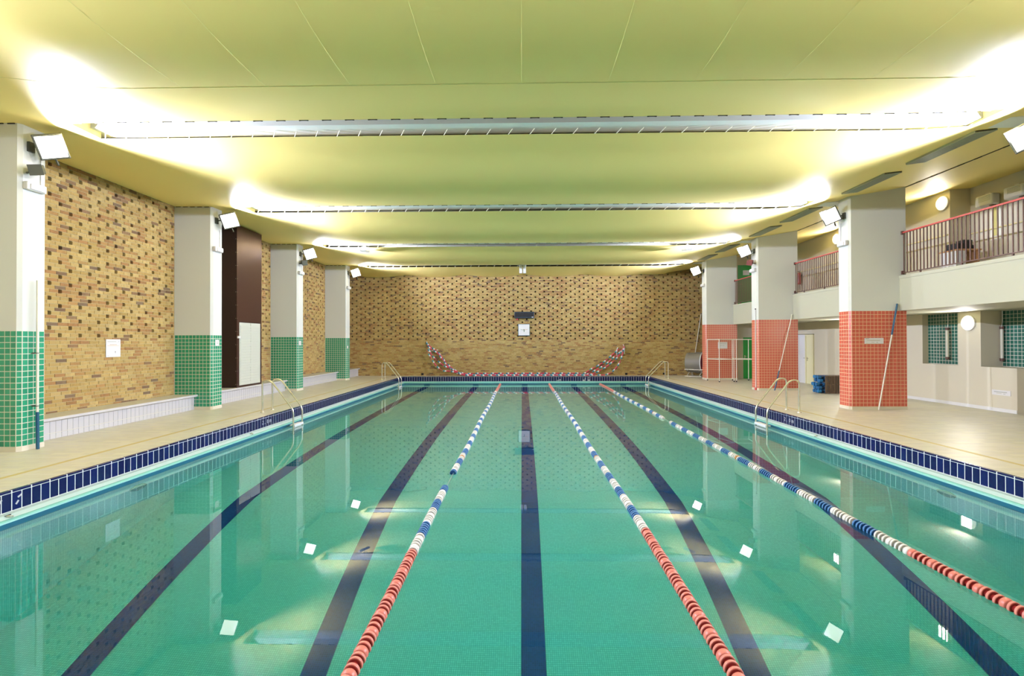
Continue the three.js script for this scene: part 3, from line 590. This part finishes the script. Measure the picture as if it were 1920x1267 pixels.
sheetSign('notice', WALL_L + 0.012, 1.648, -11.165, 0.40, 0.395, Math.PI / 2, bars([[0.08, 0.09, 0.62, 0.05, '#b2b2a8'], [0.06, 0.15, 0.82, 0.02, '#b9b9b0'], [0.84, 0.07, 0.07, 0.1, '#b5b5b0'], [0.25, 0.27, 0.5, 0.05, '#bfae9c'], [0.08, 0.33, 0.84, 0.06, '#c8bca8'], [0.6, 0.68, 0.07, 0.07, '#77746c'], [0.62, 0.76, 0.03, 0.05, '#9a978e'], [0.08, 0.9, 0.1, 0.03, '#b4b3a9']]), 'white printed notice on the brick wall above the long bench', 'notice');
sheetSign('sign', 8.905, 1.764, ZC[2] + 0.013, 0.48, 0.145, 0, bars([[0.03, 0.06, 0.2, 0.1, '#8e927c'], [0.12, 0.36, 0.7, 0.12, '#b4b1a2'], [0.3, 0.46, 0.5, 0.06, '#b8ad94'], [0.35, 0.74, 0.15, 0.08, '#b0a484'], [0.62, 0.74, 0.07, 0.1, '#8c9a80']]), 'narrow white sign on the orange tiles beside the blue topped pole');
sheetSign('sign', WALL_R - 0.007, 0.47, -12.75, 0.49, 0.125, -Math.PI / 2, bars([[0.12, 0.28, 0.7, 0.2, '#a4a69c'], [0.25, 0.62, 0.28, 0.08, '#aaa284'], [0.62, 0.64, 0.12, 0.1, '#9c9f94']]), 'narrow white sign low on the cream wall by the niches');
sheetSign('sign', 9.07, 1.58, ZC[4] + 0.013, 0.42, 0.30, 0, bars([[0.1, 0.2, 0.8, 0.1, '#b6b6ac'], [0.1, 0.5, 0.6, 0.1, '#b6b6ac']]), 'white sign on the orange tiles behind the goal frames');
[[2, 1.76, -13.375, 0.16], [3, 1.74, -18.43, 0.16], [4, 1.54, -23.5, 0.13]].forEach(([k, y, z, s]) => sheetSign('wall_plate', -FACE + 0.012, y, z, s, s, Math.PI / 2, bars([[0.2, 0.25, 0.6, 0.08, '#b0aba0'], [0.3, 0.45, 0.4, 0.25, '#b6b1a6']]), 'small white plate on the green tiles of the column ' + LN[k], 'plate'));
{ // pole clipped to the first green column
  const g = group('telescopic_pole', -8.2, 0, -8.27); tag(g, 'tall white pole with blue lower half clipped to the first green column', 'pole');
  mesh('tube', capTube([V(0, 0.60, 0), V(0, 2.81, 0)], 0.020, 10), MAT.poleWhite, g);
  mesh('blue_tube', capTube([V(0, 0.002, -0.01), V(0, 0.62, 0)], 0.025, 10), MAT.poleBlue, g);
  for (const y of [0.72, 1.6]) mesh('clip', merge([box(0.09, 0.02, 0.03, -0.04, y, 0), new THREE.TorusGeometry(0.026, 0.006, 6, 14).rotateX(Math.PI / 2).translate(0, y, 0)]), MAT.lampBody, g);
}
function leanPole(a, b, cut, swap, label) {                          // cut: share of the length that is blue
  const g = group('telescopic_pole', a.x, a.y, a.z); tag(g, label, 'pole'); const d = b.clone().sub(a), m = d.clone().multiplyScalar(swap ? cut : 1 - cut);
  mesh(swap ? 'blue_tube' : 'tube', capTube([V(0, 0, 0), m], swap ? 0.021 : 0.017, 10), swap ? MAT.poleBlue : MAT.poleWhite, g);
  mesh(swap ? 'tube' : 'blue_tube', capTube([m, d], swap ? 0.015 : 0.022, 10), swap ? MAT.poleWhite : MAT.poleBlue, g);
  mesh('end_cap', new THREE.SphereGeometry(0.026, 10, 8).translate(d.x, d.y, d.z), swap ? MAT.poleWhite : MAT.poleBlue, g);
}
leanPole(V(8.90, 0.02, -13.0), V(9.475, 2.69, -13.13), 0.29, false, 'leaning white pole with a blue top against the second orange column');
leanPole(V(8.785, 0.02, -18.05), V(9.51, 2.70, -18.24), 0.26, true, 'leaning white pole with a blue foot against the third orange column');
leanPole(V(8.66, 0.02, -26.36), V(9.18, 3.2, -26.46), 0.0001, false, 'thin pale pole leaning on the end wall over the rope reel');

// ================================================================== FAR WALL
{
  const g = group('scoreboard', -0.008, 3.165, FAR + 0.03); tag(g, 'black rectangular scoreboard on the brick end wall', 'scoreboard');
  mesh('case', rbox(1.03, 0.34, 0.12, 0.015, 0, 0, 0.05), std(0x24323a, 0.5), g); mesh('display_face', box(0.94, 0.22, 0.01, 0, 0.01, 0.112), MAT.black, g); mesh('badge', box(0.09, 0.035, 0.012, 0.43, -0.115, 0.114), MAT.white, g);
  mesh('push_button', new THREE.SphereGeometry(0.045, 10, 8).translate(-0.37, -0.22, 0.02), std(0xc23a48, 0.4), g);
  const c = group('wall_clock', -0.027, 2.39, FAR + 0.02); tag(c, 'square white wall clock with dark rim under the scoreboard', 'clock');
  mesh('frame', rbox(0.61, 0.62, 0.06, 0.012, 0, 0, 0.02), std(0x5d7a78, 0.5), c); mesh('dial', box(0.56, 0.57, 0.01, 0, 0, 0.05), MAT.white, c);
  const hand = (l, w, a, m) => { const h = mesh('hand', box(w, l, 0.006, 0, l / 2 - 0.03, 0), m, c); h.position.z = 0.06; h.rotation.z = a; };
  hand(0.14, 0.022, -Math.PI * 0.98, std(0x2f6b4a, 0.5)); hand(0.20, 0.014, Math.PI * 0.47, std(0x8b8f72, 0.5)); hand(0.22, 0.012, -Math.PI * 0.46, MAT.ropeOrange);
  mesh('sensor', box(0.10, 0.05, 0.008, 0.14, -0.16, 0.058), MAT.whiteGloss, c);
  [[-5.37, 0.05, 'under the strapped bench side end of the float strings'], [5.3, 0.05, 'under the reel side end of the float strings'], [7.25, 0.06, 'behind the ladder beside the rope reel']].forEach(([x, y, w]) => tag(mesh('wall_vent', rbox(0.12, 0.10, 0.03, 0.008, x, y + 0.03, FAR + 0.012), MAT.black), 'small black floor level vent ' + w, 'vent', 'vents at the foot of the end wall'));
}
{ // float strings hung in swags
  const run = (y) => { const p = []; for (let x = -2.6; x <= 2.9; x += 0.5) p.push([x, y]); return p; };
  const L1 = [[-5.125, 1.70], [-4.90, 1.50], [-4.565, 1.28], [-4.34, 1.0], [-4.09, 0.67], [-3.78, 0.39], [-3.45, 0.195], [-3.11, 0.115]], R1 = [[3.09, 0.11], [3.45, 0.33], [3.78, 0.495], [4.06, 0.66], [4.34, 0.88], [4.62, 1.13], [4.89, 1.35], [5.12, 1.60]];
  const off = (a, dx, dy) => a.map(([x, y]) => [x + dx, Math.max(0.04, y + dy)]);
  const strings = [
    ['upper', [...L1, ...run(0.12), ...R1]], ['middle', [...off(L1, 0.03, -0.1), ...run(0.045), ...off(R1, 0.07, -0.12)]],
    ['lower', [[-5.1, 1.51], [-4.73, 0.98], [-4.45, 0.73], [-4.15, 0.51], [-3.78, 0.36], [-3.3, 0.12], ...run(0.045), ...off(R1.slice(0, 6), 0.16, -0.2), [5.02, 1.3], [5.13, 1.55]]],
    ['lowest', [[-5.1, 1.38], [-4.76, 0.79], [-4.54, 0.51], [-4.26, 0.285], [-3.92, 0.26], [-3.59, 0.2], [-3.1, 0.05], ...run(0.04), [3.4, 0.045], [3.78, 0.05], [4.14, 0.055], [4.47, 0.19], [4.75, 0.466], [4.92, 0.77], [5.03, 1.10], [5.115, 1.49]]]];
  const fl = new THREE.CapsuleGeometry(0.042, 0.030, 4, 10), red = cyl(0.034, 0.034, 0.10, 10);
  strings.forEach(([w, pts], si) => {
    const g = group('float_string', 0, 0, FAR + 0.115 + si * 0.09); tag(g, `red string of white and teal floats, ${w} swag on the brick end wall`, 'float string', 'float strings on the end wall');
    const cv = new THREE.CatmullRomCurve3(pts.map(([x, y]) => V(x, y, 0)), false, 'centripetal'), len = cv.getLength();
    mesh('cord', new THREE.TubeGeometry(cv, 160, 0.010, 6), MAT.floatRed, g);
    const step = 0.40, n = Math.floor(len / step), runs = [[], [], []];
    for (let i = 0; i < n; i++) [[0.02, fl, MAT.floatTeal], [0.095, fl, MAT.floatWhite], [0.19, red, MAT.floatRed], [0.29, red, MAT.floatRed]].forEach(([d, ge, m], q) => {
      if (q === 3 && (i + si) % 2) return;
      const t = Math.min(1, (i * step + d + si * 0.09) / len), p = cv.getPointAt(t), tg = cv.getTangentAt(t); runs[m === MAT.floatTeal ? 0 : m === MAT.floatWhite ? 1 : 2].push(ge.clone().applyQuaternion(new THREE.Quaternion().setFromUnitVectors(Y, tg)).translate(p.x, p.y, p.z));
    });
    runs.forEach((r, q) => { mesh(['teal_floats', 'white_floats', 'red_floats'][q], mergeGeometries(r), [MAT.floatTeal, MAT.floatWhite, MAT.floatRed][q], g).userData.kind = 'stuff'; });
  });
  const strap = (pts, label) => tag(mesh('strap', capTube(pts.map(([x, y]) => V(x, y, FAR + 0.03)), 0.022, 8), MAT.white), label, 'strap', 'white straps of the float strings');
  strap([[-5.14, 1.79], [-5.0, 1.40], [-4.93, 1.22]], 'white strap tied to the float strings by the corner bench side');
  strap([[-4.90, 1.33], [-4.72, 1.28], [-4.55, 1.36]], 'white strap looped across the float strings');
  strap([[5.13, 1.62], [5.22, 1.45], [5.2, 1.12]], 'white strap hanging from the float strings by the reel side');
  strap([[4.86, 1.46], [4.78, 1.25], [4.82, 1.02]], 'short white strap hanging inside the float strings by the reel side');
}
{ // rope reel in the corner
  const g = group('rope_reel', 8.62, 0, -25.6); tag(g, 'grey covered rope reel with coloured coil end on a white stand', 'reel');
  const ax = V(0.80, 0, 0.60), q = new THREE.Quaternion().setFromUnitVectors(Y, ax), up = 0.70;
  const at = (ge, d) => ge.applyQuaternion(q).translate(ax.x * d, up, ax.z * d);
  mesh('drum', at(cyl(0.50, 0.50, 0.42, 36), -0.20), MAT.reelGrey, g); mesh('drum', at(cyl(0.53, 0.53, 0.30, 36), 0.16), MAT.reelGrey, g);
  mesh('rim', at(new THREE.TorusGeometry(0.50, 0.03, 8, 36).rotateX(Math.PI / 2), 0.34), MAT.white, g);
  mesh('coil', at(new THREE.TorusGeometry(0.40, 0.055, 8, 32).rotateX(Math.PI / 2), 0.33), MAT.floatRed, g); mesh('coil', at(new THREE.TorusGeometry(0.27, 0.06, 8, 28).rotateX(Math.PI / 2), 0.33), MAT.ropeBlue, g); mesh('coil', at(cyl(0.20, 0.20, 0.05, 24), 0.33), MAT.floatWhite, g);
  for (const s of [-0.3, 0.3]) { const o = ax.clone().multiplyScalar(s), f = V(-0.6, 0, 0.8); mesh('leg_frame', merge([polyTube([o.clone().addScaledVector(f, -0.45).setY(0.03), o.clone().addScaledVector(f, 0.28).setY(0.40), o.clone().addScaledVector(f, 0.46).setY(0.32)], 0.025, 8), polyTube([o.clone().addScaledVector(f, 0.50).setY(0.03), o.clone().addScaledVector(f, -0.25).setY(0.40)], 0.025, 8)]), MAT.whiteTube, g); }
  mesh('stretcher', merge([bar(ax.clone().multiplyScalar(-0.45).add(V(-0.24, 0.36, 0.32)), ax.clone().multiplyScalar(0.45).add(V(-0.24, 0.36, 0.32)), 0.024), bar(ax.clone().multiplyScalar(-0.4).add(V(-0.3, 0.03, 0.4)), ax.clone().multiplyScalar(0.4).add(V(-0.3, 0.03, 0.4)), 0.02)]), MAT.whiteTube, g);
}
// ================================================================== GOALS, CRATES, DOORS on the right
function goal(x, z, w, d, turn, label) {
  const g = group('goal_frame', x, 0, z); g.rotation.y = turn; tag(g, label, 'goal frame', 'white tube goal frames'); const h = 1.86, m = 0.98, r = 0.017, hw = w / 2;
  const pole = (a, b, n) => mesh(n, capTube([a, b], r, 8), MAT.whiteTube, g), tip = new THREE.SphereGeometry(0.030, 8, 6);
  for (const s of [-1, 1]) { pole(V(s * hw, 0.03, d / 2), V(s * hw, h, d / 2), 'post'); pole(V(s * hw * 0.85, 0.03, -d / 2), V(s * hw * 0.85, h, -d / 2), 'post'); pole(V(s * hw, h - 0.02, d / 2), V(s * hw * 0.85, h - 0.02, -d / 2), 'side_tube'); pole(V(s * hw, m, d / 2), V(s * hw * 0.85, m, -d / 2), 'side_tube'); for (const q of [[s * hw, d / 2], [s * hw * 0.85, -d / 2]]) { const t = mesh('rubber_foot', tip, MAT.black, g); t.position.set(q[0], 0.03, q[1]); } }
  for (const y of [h - 0.02, m]) { pole(V(-hw, y, d / 2), V(hw, y, d / 2), 'cross_tube'); pole(V(-hw * 0.85, y, -d / 2), V(hw * 0.85, y, -d / 2), 'cross_tube'); }
}
goal(8.60, -22.5, 0.70, 1.0, 0.2, 'white tube goal frame standing in front of the last orange column');
goal(9.60, -22.45, 0.80, 0.9, -0.15, 'white tube goal frame standing in front of the green door');
function door(name, x, y, z, w, h, ry, mat, label, handleSide) {
  const g = group(name, x, y, z); g.rotation.y = ry; tag(g, label, 'door', null, 'structure');
  mesh('leaf', rbox(w, h, 0.045, 0.006, 0, h / 2, 0), mat, g);
  mesh('frame', merge([box(0.06, h + 0.06, 0.09, -w / 2 - 0.03, h / 2 + 0.03, 0), box(0.06, h + 0.06, 0.09, w / 2 + 0.03, h / 2 + 0.03, 0), box(w, 0.06, 0.09, 0, h + 0.03, 0)]), mat === MAT.greenDoor ? MAT.paintWall : mat, g);
  mesh('handle', merge([box(0.03, 0.16, 0.015, handleSide * (w / 2 - 0.08), 1.02, 0.03), bar(V(handleSide * (w / 2 - 0.08), 1.05, 0.05), V(handleSide * (w / 2 - 0.19), 1.05, 0.05), 0.009, 6)]), MAT.steel, g);
}
door('door_1', 10.74, 0, -24.14, 0.86, 1.94, 0, MAT.greenDoor, 'bright green door under the balcony behind the goal frames', -1);
door('door_2', 10.55, SLAB_Y1, -24.07, 1.0, 1.95, 0, MAT.greenDoor, 'green door of the upper gallery with a paper on it', -1);
sheetSign('paper_notice', 10.45, 4.99, -24.04, 0.30, 0.23, 0, bars([[0.1, 0.2, 0.8, 0.08, '#b6b6b0'], [0.1, 0.45, 0.7, 0.08, '#b6b6b0']]), 'white paper taped to the upper green door', 'notice');
door('door_3', WALL_R + 0.04, 0, -21.62, 0.56, 1.97, -Math.PI / 2, MAT.doorWhite, 'white door in the cream lower wall beside the third orange column', 1);
door('door_4', WALL_R + 0.0, 0, -21.05, 0.48, 1.97, -Math.PI / 2, MAT.creamDoor, 'cream door leaf next to the white door', -1);
{ // crates lying on their side with foam dumbbells
  const crate = (x, z, label) => { const g = group('storage_crate', x, 0, z); tag(g, label, 'crate', 'brown slatted crates'); const w = 0.34, h = 0.60, d = 0.42;
    for (let i = 0; i < 6; i++) mesh('slat', box(0.030, h - 0.06, 0.018, -w / 2 + 0.04 + i * 0.052, h / 2, d / 2 - 0.01), MAT.crate, g);
    for (let i = 0; i < 6; i++) mesh('slat', box(0.030, h - 0.06, 0.018, -w / 2 + 0.04 + i * 0.052, h / 2, -d / 2 + 0.01), MAT.crate, g);
    mesh('frame', merge([0.02, 0.30, h - 0.02].flatMap((y) => [box(w, 0.035, 0.03, 0, y, d / 2 - 0.005), box(w, 0.035, 0.03, 0, y, -d / 2 + 0.005)]).concat([-1, 1].flatMap((s) => [-1, 1].map((q) => box(0.03, h, 0.03, s * (w / 2 - 0.015), h / 2, q * (d / 2 - 0.01)))), [box(w, 0.015, d, 0, 0.008, 0), box(w, 0.015, d, 0, h - 0.008, 0)])), MAT.crate, g); };
  crate(10.19, -17.35, 'brown slatted crate with blue foam dumbbells sticking out'); crate(10.55, -17.35, 'brown slatted crate beside the orange column');
  const geoH = cyl(0.058, 0.058, 0.10, 14).rotateZ(Math.PI / 2), geoB = cyl(0.018, 0.018, 0.14, 8).rotateZ(Math.PI / 2);
  for (let j = 0; j < 5; j++) for (let i = 0; i < 3; i++) {
    const g = group('foam_dumbbell', 9.90 + (j % 2) * 0.035 - (j === 2 ? 0.06 : 0) + rr(-0.03, 0.03), 0.078 + j * 0.118, -17.22 - i * 0.13); tag(g, 'blue foam dumbbell stacked in the mouth of the brown crate', 'dumbbell', 'blue foam dumbbells in the crate'); g.rotation.set(0, rr(-0.03, 0.03), rr(-0.02, 0.02));
    mesh('head', geoH.clone().translate(-0.03, 0, 0), (i + j) % 3 ? MAT.foam : MAT.foamPale, g); mesh('grip', geoB.clone().translate(0.08, 0, 0), MAT.dark, g); mesh('head', geoH.clone().translate(0.19, 0, 0), MAT.foam, g);
  }
}
{ // tube lamps in the niches
  const one = (x, z, label, drop) => { const g = group('tube_lamp', x, 1.27, z); tag(g, label, 'tube lamp', 'unlit tube lamps in the niches');
    mesh('tube', capTube([V(0, 0.03, 0), V(0, 0.80, 0)], 0.035, 12), MAT.poleWhite, g);
    for (const y of [0.0, 0.82]) mesh('end_cap', cyl(0.05, 0.045, 0.07, 12).translate(0, y, 0), MAT.railBrown, g);
    mesh('cable', polyTube([V(0, 0.85, 0), V(0.02, 1.0, 0), V(0.02, 1.255, 0)], 0.010, 6), MAT.white, g); mesh('wall_clip', box(0.09, 0.03, 0.05, 0.05, 0.72, 0), MAT.railBrown, g); };
  one(WALL_R + 0.08, -14.42, 'tube lamp with brown ends in the narrow green niche'); one(WALL_R2 - 0.08, -13.24, 'tube lamp with brown ends in the deep green niche');
}
{ // gallery fittings
  const heater = (y, z, label) => { const g = group('wall_heater', WALL_R2, y, z); tag(g, label, 'heater', 'wall heaters in the gallery');
    mesh('case', rbox(0.22, 0.30, 0.52, 0.05, -0.13, 0, 0), MAT.white, g); mesh('bracket', box(0.04, 0.42, 0.12, -0.02, 0.02, -0.1), MAT.white, g);
    for (let i = 0; i < 5; i++) mesh('grille_slat', box(0.01, 0.012, 0.34, -0.243, -0.02 + i * 0.03, 0.03), MAT.ventSlat, g); mesh('nozzle', box(0.10, 0.03, 0.10, -0.14, -0.155, 0.16), MAT.railBrown, g); };
  heater(5.45, -13.55, 'white wall heater on the gallery wall above the tall poster'); heater(5.45, -12.75, 'white wall heater on the gallery wall past the tall poster');
  sheetSign('poster', WALL_R2 - 0.01, 4.85, -13.45, 0.30, 0.88, -Math.PI / 2, (g, w, h) => { g.fillStyle = '#e8e8d8'; g.fillRect(0, 0, w, h); g.fillStyle = '#cfc878'; g.fillRect(w * 0.25, h * 0.05, w * 0.5, h * 0.85); }, 'tall narrow yellow and white poster on the gallery wall', 'poster');
  tag(mesh('wall_pipe', merge([bar(V(WALL_R - 0.03, 4.70, -14.25), V(WALL_R - 0.03, 4.70, -24.0), 0.02, 8), bar(V(WALL_R2 - 0.03, 4.70, -14.2), V(WALL_R2 - 0.03, 4.70, -6), 0.02, 8)]), std(0xd8cc92, 0.5)), 'thin yellowish pipe running along the gallery wall', 'pipe');
  const d = group('desk', 11.55, SLAB_Y1, -13.7); tag(d, 'small gallery desk with white side panel', 'desk');
  mesh('top', box(0.62, 0.04, 0.6, 0, 0.74, 0), std(0xb98c5c, 0.5), d); mesh('side_panel', box(0.24, 0.72, 0.5, -0.18, 0.36, 0), MAT.white, d); mesh('leg', box(0.05, 0.72, 0.5, 0.27, 0.36, 0), std(0xa87d50, 0.5), d);
  const a = group('sound_mixer', 11.50, SLAB_Y1 + 0.76, -13.65); tag(a, 'black sound equipment lying on the gallery desk', 'equipment');
  mesh('body', rbox(0.42, 0.16, 0.36, 0.02, -0.02, 0.085, 0), MAT.black, a); mesh('raised_box', rbox(0.24, 0.10, 0.26, 0.02, 0.12, 0.21, 0), MAT.black, a); mesh('horn', cyl(0.05, 0.07, 0.14, 12).rotateZ(1.2).translate(0.28, 0.10, 0), MAT.dark, a);
  const e = group('fire_extinguisher', WALL_R - 0.12, 4.28, -21.6); tag(e, 'small dark red fire extinguisher hung on the gallery wall', 'fire extinguisher');
  mesh('body', new THREE.CapsuleGeometry(0.075, 0.36, 6, 14).translate(0, 0.12, 0), std(0x9c2a22, 0.35), e); mesh('valve', cyl(0.02, 0.03, 0.08, 10).translate(0, 0.42, 0), MAT.dark, e); mesh('hose', polyTube(rounded([V(0, 0.44, 0), V(-0.10, 0.40, 0.02), V(-0.10, 0.05, 0.03)], 0.05), 0.012, 6), MAT.black, e); mesh('bracket', box(0.06, 0.05, 0.1, 0.09, 0.25, 0), MAT.dark, e);
}
{ // hanging fittings under the beams
  const slim = (x, y, z, rx, ry, label) => { const g = group('hanging_fixture', x, y, z); tag(g, label, 'ceiling fixture'); const b = mesh('body', merge([rbox(0.09, 0.07, 0.62, 0.02), box(0.05, 0.02, 0.56, 0, -0.04, 0)]), MAT.white, g); b.rotation.set(rx, ry, 0); mesh('hanger', merge([new THREE.TorusGeometry(0.10, 0.008, 6, 20).translate(0, 0.08, 0), bar(V(0, 0.03, 0), V(0, 0.30, 0), 0.008, 6)]), MAT.white, g); };
  slim(-6.05, 5.2, -18.85, 0.1, -0.35, 'slim white fixture hung from the ceiling on the green column side'); slim(6.02, 5.17, -18.85, 0.1, 0.35, 'slim white fixture hung from the ceiling on the orange column side');
  const g = group('ceiling_speaker', -0.09, 5.12, -23.3); tag(g, 'pair of slim white boxes hung from the middle of the ceiling', 'speaker');
  for (const s of [-1, 1]) mesh('box', rbox(0.13, 0.40, 0.10, 0.02, s * 0.085, 0, 0), MAT.white, g); mesh('hanger', box(0.05, 0.2, 0.03, 0, 0.26, 0), MAT.white, g);
}
// pool fittings: round lamps under water, mooring hooks, red cap on the pipe of the third column
[[-1, -7.95], [1, -7.75], [1, -6.35]].forEach(([s, z]) => { const g = group('underwater_lamp', s * (POOL.x - 0.005), -0.98, z); tag(g, 'round unlit lamp set in the pool wall below the waterline', 'pool lamp', 'unlit underwater lamps'); mesh('rim', new THREE.TorusGeometry(0.15, 0.022, 8, 28).rotateY(Math.PI / 2), MAT.steel, g); mesh('lens', cyl(0.14, 0.14, 0.02, 28).rotateZ(Math.PI / 2), std(0x7d9c88, 0.3), g); });
[[-1, -5.86], [-1, -11.2], [1, -11.0]].forEach(([s, z]) => { const g = group('rope_hook', s * (POOL.x - 0.075), -0.275, z); tag(g, 'small steel rope hook on the pale pool ledge', 'hook', 'rope hooks on the pool ledge'); mesh('ring', new THREE.TorusGeometry(0.03, 0.008, 8, 18).rotateX(Math.PI / 2.6), MAT.steel, g); mesh('plate', box(0.03, 0.012, 0.07, s * 0.03, 0.008, 0), MAT.lampBody, g); });
{ const g = group('drop_pipe', FACE - 0.03, 0, ZC[3] - 0.08); tag(g, 'thin white pipe with a red foot on the third orange column', 'pipe'); mesh('tube', bar(V(0, 0.1, 0), V(0, 2.9, 0), 0.014, 8), MAT.white, g); mesh('red_foot', cyl(0.04, 0.045, 0.09, 12).translate(0, 0.055, 0), MAT.railRed, g); mesh('tip', new THREE.SphereGeometry(0.022, 8, 6).translate(0, 2.92, 0), MAT.black, g); }

scene.traverse((o) => { if (o.isMesh) { o.castShadow = true; o.receiveShadow = true; } if (o.isPointLight) o.castShadow = true; });
renderer.render(scene, camera);
